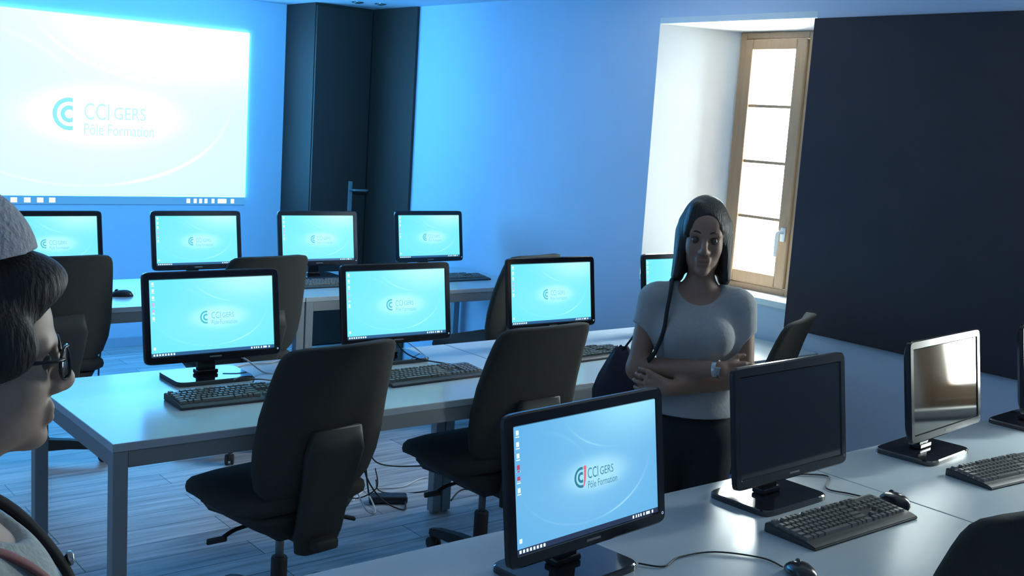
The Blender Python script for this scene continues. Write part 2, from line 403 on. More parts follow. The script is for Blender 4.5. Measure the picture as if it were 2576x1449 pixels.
# ------------------------------------------------------------------ glowing panel standing in for light projected on the back wall
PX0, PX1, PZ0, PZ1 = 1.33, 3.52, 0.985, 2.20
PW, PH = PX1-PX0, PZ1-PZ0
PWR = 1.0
pj = thing('projected_light_panel', 'large cyan desktop picture with logo cast on back wall, built as a glowing panel', 'projected image', ((PX0+PX1)/2, YB-0.012, (PZ0+PZ1)/2))
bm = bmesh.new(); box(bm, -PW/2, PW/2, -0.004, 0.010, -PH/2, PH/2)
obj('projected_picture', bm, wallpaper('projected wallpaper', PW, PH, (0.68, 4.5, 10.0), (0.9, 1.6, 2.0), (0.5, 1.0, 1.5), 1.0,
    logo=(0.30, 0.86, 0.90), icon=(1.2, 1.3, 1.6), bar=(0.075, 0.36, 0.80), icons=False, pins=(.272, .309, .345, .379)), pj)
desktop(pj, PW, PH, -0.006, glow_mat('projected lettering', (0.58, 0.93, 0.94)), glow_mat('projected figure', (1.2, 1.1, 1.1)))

# ------------------------------------------------------------------ desks
def make_desk(name, label, x0, x1, yf, d=0.80, group='long desks in three rows'):
    t = thing(name, label, 'desk', ((x0+x1)/2, yf+d/2, 0), 0, group)
    hx, hy = (x1-x0)/2-0.0015, d/2
    bm = bmesh.new(); box(bm, -hx, hx, -hy, hy, DESK-0.025, DESK, 0.003); obj('tabletop', bm, desk_m, t)
    bm = bmesh.new(); h0, h1 = DESK-0.075, DESK-0.0255
    box(bm, -hx+.046, hx-.046, -hy+0.004, -hy+0.03, h0, h1, 0.002); box(bm, -hx+.046, hx-.046, hy-0.03, hy-0.004, h0, h1, 0.002)
    box(bm, -hx+.004, -hx+0.03, -hy+.046, hy-.046, h0, h1, 0.002); box(bm, hx-0.03, hx-.004, -hy+.046, hy-.046, h0, h1, 0.002)
    obj('frame_rail', bm, edge_m, t)
    for sx in (-1, 1):
        for sy in (-1, 1):
            bm = bmesh.new(); cx = sx*(hx-0.024); cy = sy*(hy-0.024)
            box(bm, cx-0.022, cx+0.022, cy-0.022, cy+0.022, 0.008, DESK-0.0255, 0.003)
            lathe(bm, [(0.018, 0), (0.018, 0.009)], 12, Matrix.Translation((cx, cy, 0)))
            obj('leg', bm, leg_m, t)
    return t
XJ = 2.73
make_desk('desk', 'pale desk at the front with the large lit monitor', 1.04, XJ, 1.17, 0.79)
make_desk('desk', 'pale desk at the right under the two switched off monitors', XJ, XR-0.02, 1.17, 0.79)
make_desk('desk', 'pale desk in the middle row whose bare near-left corner and legs show', 1.04, XJ, 3.01)
make_desk('desk', 'pale desk in the middle row behind the standing woman', XJ, XR-0.02, 3.01)
make_desk('desk', 'pale desk in the far row below the projected picture', 1.04, XJ, 5.05)
make_desk('desk', 'pale desk in the far row in front of the dark door', XJ, XR-0.02, 5.05)

# ------------------------------------------------------------------ monitors
MW, MH = 0.497, 0.312; SW, SH = 0.446, 0.257; SZ = 0.234; TILT = math.radians(8)
def screen_set(kind):
    if kind == 'bright':
        return dict(wp=wallpaper('wallpaper bright', SW, SH, (0.17, 0.86, 1.06), (0.34, 0.2, 0.1), (0.24, 0.16, 0.1), 1.0,
                logo=(0.08, 0.56, 0.72), icon=(0.9, 1.1, 1.2), ico2=(0.7, 0.5, 0.8), bar=(0.03, 0.13, 0.30)),
            text=glow_mat('lettering bright', (0.18, 0.62, 0.78)), red=glow_mat('figure bright', (0.55, 0.85, 1.0)))
    return dict(wp=wallpaper('wallpaper soft', SW, SH, (0.13, 0.46, 0.83), (0.20, 0.34, 0.2), (0.20, 0.26, 0.16), 1.0,
                logo=(0.03, 0.22, 0.33), icon=(0.85, 1.0, 1.1), ico2=(0.45, 0.08, 0.16), bar=(0.02, 0.035, 0.09)),
            text=glow_mat('lettering grey', (0.05, 0.22, 0.33)), red=glow_mat('figure red', (0.75, 0.16, 0.20)))
SETS = {}
def make_monitor(label, kind, loc, rz, group):
    t = thing('monitor', label, 'monitor', loc, rz, group)
    tm = Matrix.Translation((0, 0.0, SZ)) @ Matrix.Rotation(-TILT, 4, 'X')
    # housing: front frame with rounded corners plus swelling back
    bm = bmesh.new()
    n = 48
    def sec(a, b, y, ex): return [(se(a, b, n, k, ex)[0], y, se(a, b, n, k, ex)[1]) for k in range(n)]
    hw, hh = MW/2, MH/2
    loft(bm, [sec(SW/2+.0005, SH/2+.0005, 0.004, 200), sec(SW/2+.0005, SH/2+.0005, 0.0, 200), sec(SW/2+.003, SH/2+.003, -0.004, 120), sec(hw-0.004, hh-0.004, -0.004, 26), sec(hw, hh, 0.0, 22), sec(hw, hh, 0.010, 22), sec(hw-0.020, hh-0.020, 0.026, 14), sec(hw*0.62, hh*0.62, 0.050, 5), sec(hw*.5, hh*.5, 0.054, 5)], cap=True)
    for v in bm.verts: v.co = Vector((v.co.x, v.co.y, v.co.z))
    for f in bm.faces: f.smooth = False
    hs = obj('housing', bm, black_m, t, matrix=tm)
    if kind == 'off': S = None; m = glassoff_m
    else:
        if kind not in SETS: SETS[kind] = screen_set(kind)
        S = SETS[kind]; m = S['wp']
    bm = bmesh.new(); box(bm, -SW/2, SW/2, -0.001, 0.003, -SH/2, SH/2)
    sc = obj('screen', bm, m, t, matrix=tm)
    if S: desktop(sc, SW, SH, -0.0016, S['text'], S['red'])
    bm = bmesh.new(); rect(bm, -0.022, 0.022, -SH/2-0.0155, -SH/2-0.0105, -0.0046)
    obj('badge', bm, mat('grey badge print', (0.16, 0.17, 0.17), 0.5, noise=0.3, scale=300), hs)
    bm = bmesh.new(); arc(bm, SW/2+0.012, -SH/2-0.004, 0.002, 0.0032, 0, 2*pi, -0.0046, 16)
    obj('power_light', bm, glow_mat('power light', (0.5, 0.7, 1.0)) if S else mat('button ring', (.3, .3, .4), .3, noise=.05), hs)
    bm = bmesh.new(); box(bm, -0.033, 0.033, 0.048, 0.070, 0.017, SZ+0.02, 0.004); box(bm, -0.040, 0.040, 0.040, 0.078, 0.0165, 0.032, 0.004)
    obj('stand_neck', bm, black_m, t)
    bm = bmesh.new(); loft(bm, [[(se(.142, .098, 40, k, 9)[0], 0.05+se(.142, .098, 40, k, 9)[1], z) for k in range(40)] for z in (0.0, 0.0125)] + [[(se(.139, .095, 40, k, 9)[0], 0.05+se(.139, .095, 40, k, 9)[1], 0.016) for k in range(40)]])
    for f in bm.faces: f.smooth = False
    obj('stand_base', bm, mat('mirror black stand', (0.02, 0.02, 0.024), 0.05, noise=.02, spec=1.0), t)
    return t
GF, GM, GR = 'monitors on the far row', 'monitors on the middle row', 'monitors on the near row'
Z = DESK
m_a = make_monitor('large lit monitor nearest the camera on the front desk', 'soft', (1.585, 1.655, Z), math.radians(5.6), GR)
m_b = make_monitor('black switched off monitor just right of the standing woman', 'off', (2.39, 1.745, Z), math.radians(2.5), GR)
dup(m_b, (3.22, 1.79, Z), math.radians(6.0), 'switched off monitor reflecting pale daylight, at the right')
dup(m_b, (3.955, 1.81, Z), math.radians(4.0), 'monitor cut off by the right edge of the photo')
m_c = make_monitor('lit monitor on the bare corner desk, above a keyboard, middle row', 'bright', (1.585, 3.585, Z), math.radians(0), GM)
MON2 = dup(m_c, (2.345, 3.60, Z), math.radians(-1), 'lit monitor in the middle row between the two nearest chairs')
dup(m_c, (3.155, 3.62, Z), math.radians(-1), 'lit monitor in the middle row just left of the standing woman')
dup(m_c, (3.96, 3.62, Z), math.radians(0), 'lit monitor mostly hidden behind the standing woman, below the window')
dup(m_c, (1.632, 5.61, Z), 0, 'lit monitor at the left end of the far row behind a chair back', group=GF)
dup(m_c, (2.378, 5.61, Z), 0, 'lit far-row monitor below the right part of the projected picture', group=GF)
dup(m_c, (3.100, 5.61, Z), math.radians(-2), 'lit far-row monitor in front of the left side of the dark door', group=GF)
dup(m_c, (3.865, 5.61, Z), math.radians(0), 'lit far-row monitor where dark door meets blue wall', group=GF)

# ------------------------------------------------------------------ keyboards and mice
def make_keyboard(label, loc, rz, group='black keyboards'):
    t = thing('keyboard', label, 'keyboard', loc, rz, group)
    bm = bmesh.new(); W_, D_ = 0.222, 0.076
    prof = [(-D_, 0.0), (-D_, 0.007), (-D_+0.012, 0.011), (-0.052, 0.013), (D_-0.01, 0.024), (D_, 0.022), (D_, 0.0)]
    loft(bm, [[(x, y, z) for y, z in prof] for x in (-W_, W_)])
    for f in bm.faces: f.smooth = False
    bmesh.ops.bevel(bm, geom=bm.edges[:], offset=0.002, segments=2, affect='EDGES')
    obj('keyboard_body', bm, kbody_m, t)
    bm = bmesh.new(); s = 0.019
    rows = [(0, [(i*s, 1) for i in range(1)] + [((2+i)*s + (i//4)*s*0.5, 1) for i in range(12)]),
            (1.2, [(i*s, 1) for i in range(13)] + [(13*s, 2)]), (2.2, [(0, 1.5)] + [((1.5+i)*s, 1) for i in range(12)] + [(13.5*s, 1.5)]),
            (3.2, [(0, 1.8)] + [((1.8+i)*s, 1) for i in range(11)] + [(12.8*s, 2.2)]), (4.2, [(0, 1.3)] + [((1.3+i)*s, 1) for i in range(11)] + [(12.3*s, 2.7)]),
            (5.2, [(0, 1.5), (1.5*s, 1), (2.5*s, 1.5), (4*s, 6), (10*s, 1.5), (11.5*s, 1), (12.5*s, 1), (13.5*s, 1.5)])]
    for ri, (ro, ks) in enumerate(rows):
        yc = D_-0.018-ro*s*0.97
        kk = [(x, w_) for x, w_ in ks]
        nav = {0: 3, 1: 3, 2: 3, 3: 0, 4: 0, 5: 3}[ri]
        kk += [((15.35+i)*s, 1) for i in range(nav)]
        if ri == 4: kk.append((16.35*s, 1))
        if ri in (1, 2, 3, 4, 5): kk += [((18.7+i)*s, 1) for i in range(4)]
        for x, w_ in kk:
            x0 = -W_+0.008+x*0.975; x1 = x0+w_*s*0.975-0.0028
            zb = 0.013+0.011*(yc+0.052)/(D_+0.042)
            r = bmesh.ops.create_cube(bm, size=1)
            for v in r['verts']:
                top = v.co.z > 0; ins = 0.0018 if top else 0
                v.co = Vector(((x0+x1)/2+v.co.x*(x1-x0-2*ins), yc+v.co.y*(s*0.97-0.0028-2*ins), zb+(0.0075 if top else -0.001)))
    obj('keys', bm, key_m, t)
    return t
kb = make_keyboard('large grey-lit keyboard in front of the black switched off monitor', (2.395, 1.562, Z), math.radians(0.5))
dup(kb, (3.27, 1.575, Z), math.radians(-4), 'grey-lit keyboard at the right edge, in front of the reflecting monitor')
dup(kb, (1.565, 3.335, Z), math.radians(-1), 'dark keyboard on the middle row by the bare desk corner')
dup(kb, (2.330, 3.325, Z), math.radians(2), 'dark keyboard between the two nearest chair backs')
dup(kb, (3.150, 3.375, Z), math.radians(3), 'dark keyboard on the middle row left of the standing woman')
dup(kb, (3.060, 5.370, Z), 0, 'dark keyboard on the far row below the monitor at the dark door')
dup(kb, (3.900, 5.375, Z), 0, 'dark keyboard on the far row, rightmost one')
dup(kb, (2.40, 5.375, Z), 0, 'dark far-row keyboard mostly hidden behind the bare corner desk monitor')

def make_mouse(label, loc, rz, group='black mice'):
    t = thing('computer_mouse', label, 'mouse', loc, rz, group)
    bm = bmesh.new(); secs = []
    for i in range(11):
        y = -0.055+0.011*i; q = max(0.02, 1-abs(y/0.0555)**2.6); a = 0.031*q**0.5*(1-0.10*math.cos(pi*(i/10))); h = 0.036*q**0.6*(1-0.25*i/10)+0.002
        secs.append([(a*math.cos(2*pi*k/20), y, max(0.0, 0.35*h+0.65*h*math.sin(2*pi*k/20)) if math.sin(2*pi*k/20) > 0 else max(0, 0.35*h*(1+1.0*math.sin(2*pi*k/20)))) for k in range(20)])
    loft(bm, secs); obj('mouse_body', bm, mat('mouse plastic', (.02, .02, .024), .22, noise=.05), t, True)
    bm = bmesh.new(); lathe(bm, [(0.009, -0.004), (0.011, -0.002), (0.011, 0.002), (0.009, 0.004)], 14, Matrix.Translation((0, 0.022, 0.024)) @ Matrix.Rotation(pi/2, 4, 'Y'))
    obj('scroll_wheel', bm, matt_m, t)
    return t
ms = make_mouse('black mouse lying alone on the far desk at the left', (1.885, 5.345, Z), math.radians(70))
dup(ms, (2.665, 1.585, Z), math.radians(-25), 'black mouse against the right end of the large grey-lit keyboard')
dup(ms, (2.015, 1.405, Z), math.radians(-30), 'black mouse at the bottom edge of the photo on the front desk')

def cable(label, pts, r=0.0025, m=cableb_m, group=None, name='cable'):
    bm = bmesh.new(); tube(bm, pts, r, 7, 6); o = obj(name, bm, m, None, True); return tag(o, label, 'cable', group)
z = Z+0.0035
cable('thin mouse cable curving over the front desk at the bottom edge', [(2.02, 1.46, z), (2.02, 1.52, z), (1.95, 1.60, z), (1.85, 1.62, z), (1.78, 1.60, z), (1.74, 1.64, z+.001)], 0.002)
cable('black mouse cable lying on the far desk beside the lone mouse', [(1.83, 5.36, z), (1.78, 5.40, z), (1.70, 5.42, z), (1.60, 5.46, z)], 0.002)
cable('black cable behind the large grey-lit keyboard', [(2.64, 1.645, z), (2.62, 1.70, z), (2.60, 1.76, z), (2.70, 1.83, z), (2.60, 1.90, z), (2.52, 1.93, z)], 0.0022)
cable('white cable looping beside the stand of the bare corner desk monitor', [(1.70, 3.755, z+.05), (1.755, 3.70, z+.04), (1.80, 3.62, z), (1.87, 3.59, z), (1.93, 3.64, z), (1.96, 3.69, z), (1.98, 3.70, z+.01)], 0.0032, cablew_m)
cable('second white cable crossing behind the bare corner desk monitor', [(1.74, 3.74, z), (1.80, 3.765, z), (1.88, 3.755, z), (1.93, 3.765, z), (2.0, 3.74, z)], 0.0028, cablew_m)
cable('tangled black cable behind the middle-row keyboard by the bare corner', [(1.66, 3.44, z), (1.70, 3.50, z+.018), (1.66, 3.52, z+.018), (1.62, 3.48, z+.018), (1.70, 3.47, z+.018), (1.78, 3.50, z), (1.86, 3.53, z), (1.95, 3.50, z)], 0.0025)
cable('black cable under the monitor between the two nearest chairs', [(2.36, 3.64, z+.09), (2.38, 3.60, z+.04), (2.42, 3.55, z+.014), (2.50, 3.50, z), (2.53, 3.45, z)], 0.0028)
cable('thin white cable loop under the monitor between the two nearest chairs', [(2.40, 3.65, z+.08), (2.48, 3.66, z+.03), (2.50, 3.60, z), (2.46, 3.56, z+.016)], 0.0018, cablew_m)
cable('black cables lying behind the far-row keyboard at the dark door', [(2.93, 5.47, z), (2.99, 5.52, z), (3.02, 5.49, z+.018), (2.95, 5.56, z), (2.90, 5.50, z), (2.86, 5.46, z)], 0.003)

# power adapter and the cable tangle on the floor between the two chairs
bm = bmesh.new(); box(bm, -0.085, 0.085, -0.034, 0.034, 0, 0.034, 0.009, 3)
ad = obj('power_adapter', bm, matt_m); ad.location = (2.60, 3.99, 0); ad.rotation_euler = (0, 0, math.radians(-28)); tag(ad, 'black power adapter brick lying on the floor under the middle desk', 'power adapter')
bm = bmesh.new(); box(bm, -0.03, 0.03, -0.02, 0.02, -0.03, 0.03, 0.006)
pl = obj('cable_plug', bm, matt_m); pl.location = (2.42, 3.93, 0.30); pl.rotation_euler = (0.4, 0.5, 0.3); tag(pl, 'black plug hanging in the cable tangle beside the nearest chair', 'plug')
fl = 0.005
G = 'cables tangled on the floor under the middle desk'
tang = [
 ('black cable dropping from the desk edge into the floor tangle', [(2.38, 3.79, .66), (2.39, 3.85, .5), (2.42, 3.93, .33), (2.46, 3.96, .18), (2.50, 3.99, .05), (2.53, 4.01, .02)], .004, cableb_m),
 ('black cable from the adapter brick to the hanging plug', [(2.66, 3.95, .018), (2.60, 3.86, fl), (2.50, 3.88, .06), (2.44, 3.92, .16), (2.42, 3.93, .27)], .0035, cableb_m),
 ('black cable sagging from hanging plug to the table leg', [(2.44, 3.93, .29), (2.52, 3.98, .20), (2.62, 4.0, .16), (2.72, 3.98, .15), (2.80, 3.92, .16)], .0035, cableb_m),
 ('white cable looping through the floor tangle', [(2.40, 3.90, .34), (2.38, 3.96, .24), (2.44, 4.02, .10), (2.50, 4.0, .05), (2.48, 3.9, fl), (2.42, 3.88, .03), (2.40, 3.95, .12)], .0035, cablew_m),
 ('thin white cable running over the floor past the table leg', [(2.46, 4.06, fl), (2.60, 4.16, fl), (2.76, 4.12, fl), (2.92, 4.18, fl), (3.1, 4.1, fl)], .003, cablew_m),
 ('thin black cable arching over the floor past the table leg', [(2.52, 3.97, .12), (2.64, 4.10, fl), (2.82, 4.02, fl), (2.98, 4.08, .02), (3.12, 3.98, fl), (3.3, 4.05, fl)], .003, cableb_m),
 ('black cable lying right of the table leg', [(2.85, 3.86, fl), (2.95, 3.90, .03), (3.08, 3.84, fl), (3.2, 3.92, fl)], .004, cableb_m),
 ('thin black cable hanging in a long loop under the chair', [(2.36, 3.90, .5), (2.33, 3.92, .26), (2.36, 3.95, .1), (2.42, 3.95, .06), (2.5, 3.93, .10), (2.52, 3.98, .17)], .0028, cableb_m)]
for a, b, c_, d_ in tang: cable(a, b, c_, d_, G)
cable('thin black cable trailing over the floor at the back wall', [(1.95, 5.80, 0.45), (1.98, 5.95, 0.25), (2.03, 6.1, .1), (2.08, 6.25, fl), (2.25, 6.35, fl), (2.5, 6.3, fl), (2.8, 6.5, fl)], 0.005)

# ------------------------------------------------------------------ office chairs (local: seat faces +Y, root on the floor under the column)
def make_chair(label, loc, rz, group='black swivel chairs'):
    t = thing('office_chair', label, 'chair', loc, rz, group)
    # seat cushion with waterfall front
    bm = bmesh.new(); n = 40; secs = []
    for (sc_, z0) in ((0.90, 0.0), (0.985, 0.012), (1.0, 0.028), (0.985, 0.046), (0.93, 0.058), (0.75, 0.066), (0.4, 0.068)):
        s = []
        for k in range(n):
            x, y = se(0.25*sc_, 0.25*sc_, n, k, 4.2); zz = 0.443+z0
            if y > 0.08: zz -= 0.034*((y-0.08)/0.155)**2
            if y < -0.12: zz += 0.02*((-y-0.12)/0.115)**2
            s.append((x*(1-0.08*max(0, y)/0.235), y+0.045, zz))
        secs.append(s)
    loft(bm, secs); obj('seat', bm, fabric_m, t, True)
    bm = bmesh.new(); secs = []
    for (a, b, y, z0) in ((0.215, 0.20, 0.02, 0.446), (0.20, 0.175, 0.01, 0.415), (0.14, 0.13, -0.01, 0.375), (0.085, 0.10, -0.02, 0.345), (0.06, 0.07, -0.02, 0.33)):
        secs.append([(se(a, b, n, k, 4)[0], y+se(a, b, n, k, 4)[1], z0 - (0.022 if se(a, b, n, k, 4)[1] > 0.12 else 0)) for k in range(n)])
    loft(bm, secs); obj('seat_shell', bm, shell_m, t, True)
    # backrest: tall curved panel, narrow top, wide lumbar, tapered foot
    bm = bmesh.new()
    prof = [(0.50, 0.15), (0.515, 0.18), (0.55, 0.215), (0.62, 0.236), (0.70, 0.242), (0.80, 0.238), (0.90, 0.228), (0.96, 0.220), (0.99, 0.214), (1.01, 0.204), (1.022, 0.188), (1.028, 0.15)]
    def yb(zz): return -0.243 - 0.095*max(0, (zz-0.66)/0.37)**1.4 + 0.05*max(0, (0.66-zz)/0.16) 
    secs = []
    for zz, hw in prof:
        zz = zz-0.02*(zz-0.5)/0.53; s = []; th = 0.020 if 0.52 < zz < 1.02 else 0.010
        for k in range(28):
            x, y = se(hw, th, 28, k, 5.0); y += yb(zz)+0.045*(x/0.22)**2; s.append((x, y, zz))
        secs.append(s)
    loft(bm, secs); obj('backrest', bm, fabric_m, t, True)
    # rear shell and its tail hanging below the seat
    bm = bmesh.new(); secs = []
    for zz, hw, y in ((0.312, 0.05, -0.180), (0.322, 0.072, -0.186), (0.38, 0.088, -0.200), (0.48, 0.092, -0.222), (0.56, 0.10, -0.246), (0.66, 0.11, -0.270), (0.74, 0.09, -0.276)):
        secs.append([(se(hw, 0.020, 24, k, 4)[0], y+se(hw, 0.020, 24, k, 4)[1], zz) for k in range(24)])
    loft(bm, secs); obj('back_shell', bm, shell_m, t, True)
    bm = bmesh.new(); box(bm, -0.045, 0.045, -0.255, 0.06, 0.335, 0.372, 0.01); box(bm, -0.07, 0.07, -0.09, 0.10, 0.325, 0.385, 0.015)
    obj('mechanism', bm, shell_m, t, True)
    for sx, y in ((-1, 0.03), (1, -0.05)):
        bm = bmesh.new(); tube(bm, [(sx*0.06, y, 0.36), (sx*0.15, y, 0.355), (sx*0.20, y-0.01, 0.345)], 0.007, 8)
        box(bm, -0.032, 0.032, -0.014, 0.014, -0.006, 0.006, 0.005, 2, 0, Matrix.Translation((sx*0.225, y-0.01, 0.340)) @ Matrix.Rotation(sx*0.25, 4, 'Y') @ Matrix.Rotation(-0.6, 4, 'Z'))
        obj('lever', bm, shell_m, t)
    bm = bmesh.new(); lathe(bm, [(0.014, 0.20), (0.014, 0.335)], 18); obj('gas_piston', bm, mat('dull steel piston', (.16, .18, .19), .4, metal=.5, noise=.05), t, True)
    bm = bmesh.new(); lathe(bm, [(0.030, 0.055), (0.034, 0.075), (0.034, 0.11), (0.027, 0.125), (0.027, 0.232), (0.024, 0.238)], 24); obj('column_sleeve', bm, shell_m, t)
    for k in range(5):
        a = 2*pi*k/5+0.35; R = Matrix.Rotation(a, 4, 'Z')
        bm = bmesh.new(); secs = []
        for r, hw, z0, z1 in ((0.025, 0.026, 0.060, 0.112), (0.12, 0.022, 0.066, 0.108), (0.24, 0.018, 0.062, 0.092), (0.285, 0.014, 0.058, 0.080)):
            secs.append([(r, -hw, z0), (r, hw, z0), (r, hw*0.8, z1), (r, -hw*0.8, z1)])
        loft(bm, secs); 
        for f in bm.faces: f.smooth = False
        arm = obj('base_leg', bm, shell_m, t); arm.matrix_local = R
        bm = bmesh.new(); 
        for s_ in (-1, 1):
            lathe(bm, [(0.018, -0.008), (0.025, -0.005), (0.025, 0.005), (0.018, 0.008)], 18, Matrix.Translation((0.27, s_*0.014, 0.025)) @ Matrix.Rotation(pi/2, 4, 'X'))
        box(bm, 0.25, 0.29, -0.006, 0.006, 0.02, 0.060, 0.004)
        obj('castor', bm, shell_m, arm)
    return t
ch = make_chair('nearest black swivel chair, pulled up to the bare corner desk', (1.645, 3.16, 0), math.radians(8))
dup(ch, (2.495, 3.18, 0), math.radians(3), 'black swivel chair between the nearest chair and the front lit monitor')
dup(ch, (3.505, 2.93, 0), math.radians(26), 'black swivel chair behind the black monitor, below the window')
far = dup(ch, (1.475, 5.205, 0), math.radians(2), 'black swivel chair behind the profiled person, left end of far row')
for q in far.children:      # its star base is turned the other way
    if q.name.startswith('base_leg'): q.matrix_local = Matrix.Rotation(math.radians(-25), 4, 'Z') @ q.matrix_local
dup(ch, (2.34, 5.03, 0), math.radians(6), 'black swivel chair behind the bare corner desk monitor')
dup(ch, (3.75, 4.80, 0), math.radians(10), 'black swivel chair between two middle-row monitors before the blue wall')
dup(ch, (2.22, 1.29, 0), math.radians(-4), 'black chair cut off at the bottom right corner')

# ------------------------------------------------------------------ ceiling spot
for (x, y) in ((3.93, 6.70), (4.06, 6.62)):
    t = thing('ceiling_spotlight', 'small shiny recessed ceiling fitting above the dark door, %s of the pair' % ('left' if x < 4 else 'right'), 'ceiling light', (x, y, ZC), 0, 'recessed ceiling fittings')
    bm = bmesh.new(); lathe(bm, [(0.036, -0.006), (0.042, -0.003), (0.042, -0.0005)], 24); obj('rim', bm, chrome_m, t)
    bm = bmesh.new(); lathe(bm, [(0.010, -0.012), (0.026, -0.0085), (0.028, -0.0062)], 20); obj('lens', bm, chrome_m, t)

# ------------------------------------------------------------------ people: smooth-union fields turned into one continuous skin
class Field:
    def __init__(s, xs, ys, zs):
        s.xs, s.ys, s.zs = xs, ys, zs
        s.v = np.full((len(xs), len(ys), len(zs)), 1.0, np.float32)
    def _win(s, lo, hi):
        r = []
        for ax, a, b in ((s.xs, lo[0], hi[0]), (s.ys, lo[1], hi[1]), (s.zs, lo[2], hi[2])):
            i = int(np.searchsorted(ax, a)); j = int(np.searchsorted(ax, b)); r.append(slice(max(0, i-1), min(len(ax), j+1)))
        return tuple(r)
    def _blend(s, w, d, k, sub):
        a = s.v[w]
        if sub: d = -d; h = np.clip(0.5-0.5*(d-a)/k*-1*-1, 0, 1); s.v[w] = np.maximum(a, d) + _poly(a-d, k)
        else: s.v[w] = np.minimum(a, d) - _poly(a-d, k)
    def cap(s, a, b, ra, rb, k=0.02, sub=False):
        a = np.array(a, float); b = np.array(b, float); R = max(ra, rb)+k+0.03
        w = s._win(np.minimum(a, b)-R, np.maximum(a, b)+R)
        X = s.xs[w[0]][:, None, None]; Y = s.ys[w[1]][None, :, None]; Zz = s.zs[w[2]][None, None, :]
        d = b-a; L2 = max((d**2).sum(), 1e-12)
        t = np.clip(((X-a[0])*d[0]+(Y-a[1])*d[1]+(Zz-a[2])*d[2])/L2, 0, 1)
        q = np.sqrt((X-a[0]-t*d[0])**2+(Y-a[1]-t*d[1])**2+(Zz-a[2]-t*d[2])**2)-(ra+(rb-ra)*t)
        s._blend(w, q.astype(np.float32), k, sub)
    def ell(s, c, r, k=0.02, sub=False, rx=0.0):
        c = np.array(c, float); r = np.array(r, float); R = (r if rx == 0 else np.full(3, r.max()))+k+0.03
        w = s._win(c-R, c+R)
        X = s.xs[w[0]][:, None, None]-c[0]; Y = s.ys[w[1]][None, :, None]-c[1]; Zz = s.zs[w[2]][None, None, :]-c[2]
        if rx: cs, sn = math.cos(rx), math.sin(rx); Y, Zz = Y*cs+Zz*sn, -Y*sn+Zz*cs
        k0 = np.sqrt((X/r[0])**2+(Y/r[1])**2+(Zz/r[2])**2); k1 = np.sqrt((X/r[0]**2)**2+(Y/r[1]**2)**2+(Zz/r[2]**2)**2)
        d = k0*(k0-1)/np.maximum(k1, 1e-6)
        s._blend(w, d.astype(np.float32), k, sub)
    def cut(s, n, d):      # keep the side where n.p < d
        q = s.xs[:, None, None]*n[0]+s.ys[None, :, None]*n[1]+s.zs[None, None, :]*n[2]-d
        s.v = np.maximum(s.v, q.astype(np.float32))
    def minus(s, other, off): s.v = np.maximum(s.v, -(other.v-off))
    def mesh(s, name, m, parent=None):
        v = s.v; ins = v < 0; nx, ny, nz = v.shape
        acc = np.zeros((nx-1, ny-1, nz-1, 3), np.float32); cnt = np.zeros((nx-1, ny-1, nz-1), np.float32)
        axes = (s.xs, s.ys, s.zs)
        cross = []
        for ax in range(3):
            A = [slice(None)]*3; B = [slice(None)]*3; A[ax] = slice(0, -1); B[ax] = slice(1, None)
            A = tuple(A); B = tuple(B)
            ch_ = ins[A] != ins[B]; idx = np.argwhere(ch_); cross.append(idx)
            if not len(idx): continue
            j = idx.copy(); j[:, ax] += 1
            va = v[tuple(idx.T)]; vb = v[tuple(j.T)]; t = va/(va-vb)
            p = np.stack([axes[q][idx[:, q]] for q in range(3)], 1).astype(np.float32)
            p[:, ax] += t*(axes[ax][j[:, ax]]-axes[ax][idx[:, ax]])
            o1, o2 = [q for q in range(3) if q != ax]
            for a in (0, -1):
                for b in (0, -1):
                    c_ = idx.copy(); c_[:, o1] += a; c_[:, o2] += b
                    ok = (c_ >= 0).all(1) & (c_[:, 0] < nx-1) & (c_[:, 1] < ny-1) & (c_[:, 2] < nz-1)
                    np.add.at(acc, tuple(c_[ok].T), p[ok]); np.add.at(cnt, tuple(c_[ok].T), 1)
        cells = np.argwhere(cnt > 0); ids = -np.ones(cnt.shape, np.int64); ids[tuple(cells.T)] = np.arange(len(cells))
        P = acc[tuple(cells.T)]/cnt[tuple(cells.T)][:, None]
        F = []
        for ax in range(3):
            idx = cross[ax]
            if not len(idx): continue
            o1, o2 = (ax+1) % 3, (ax+2) % 3
            ok = (idx[:, o1] > 0) & (idx[:, o2] > 0) & (idx[:, o1] < v.shape[o1]-1) & (idx[:, o2] < v.shape[o2]-1); idx = idx[ok]
            q = []
            for a, b in ((-1, -1), (0, -1), (0, 0), (-1, 0)):
                c_ = idx.copy(); c_[:, o1] += a; c_[:, o2] += b; q.append(ids[tuple(c_.T)])
            q = np.stack(q, 1); flip = ~ins[tuple(idx.T)]; q[flip] = q[flip][:, ::-1]; F.append(q)
        F = np.concatenate(F); F = F[(F >= 0).all(1)]
        me = bpy.data.meshes.new(name); me.from_pydata(P.tolist(), [], F.tolist())
        bm = bmesh.new(); bm.from_mesh(me); bm.to_mesh(me); bm.free()
        for p in me.polygons: p.use_smooth = True
        me.materials.append(m); o = bpy.data.objects.new(name, me); COL.objects.link(o)
        if parent: o.parent = parent
        sm = o.modifiers.new('soften', 'SMOOTH'); sm.iterations = 3; sm.factor = 0.5
        return o
def _poly(d, k):
    h = np.maximum(k-np.abs(d), 0.0)/k; return h*h*k*0.25
def ax(segs):
    out = []
    for a, b, h in segs: out += list(np.arange(a, b-1e-6, h))
    out.append(segs[-1][1]); return np.array(out)
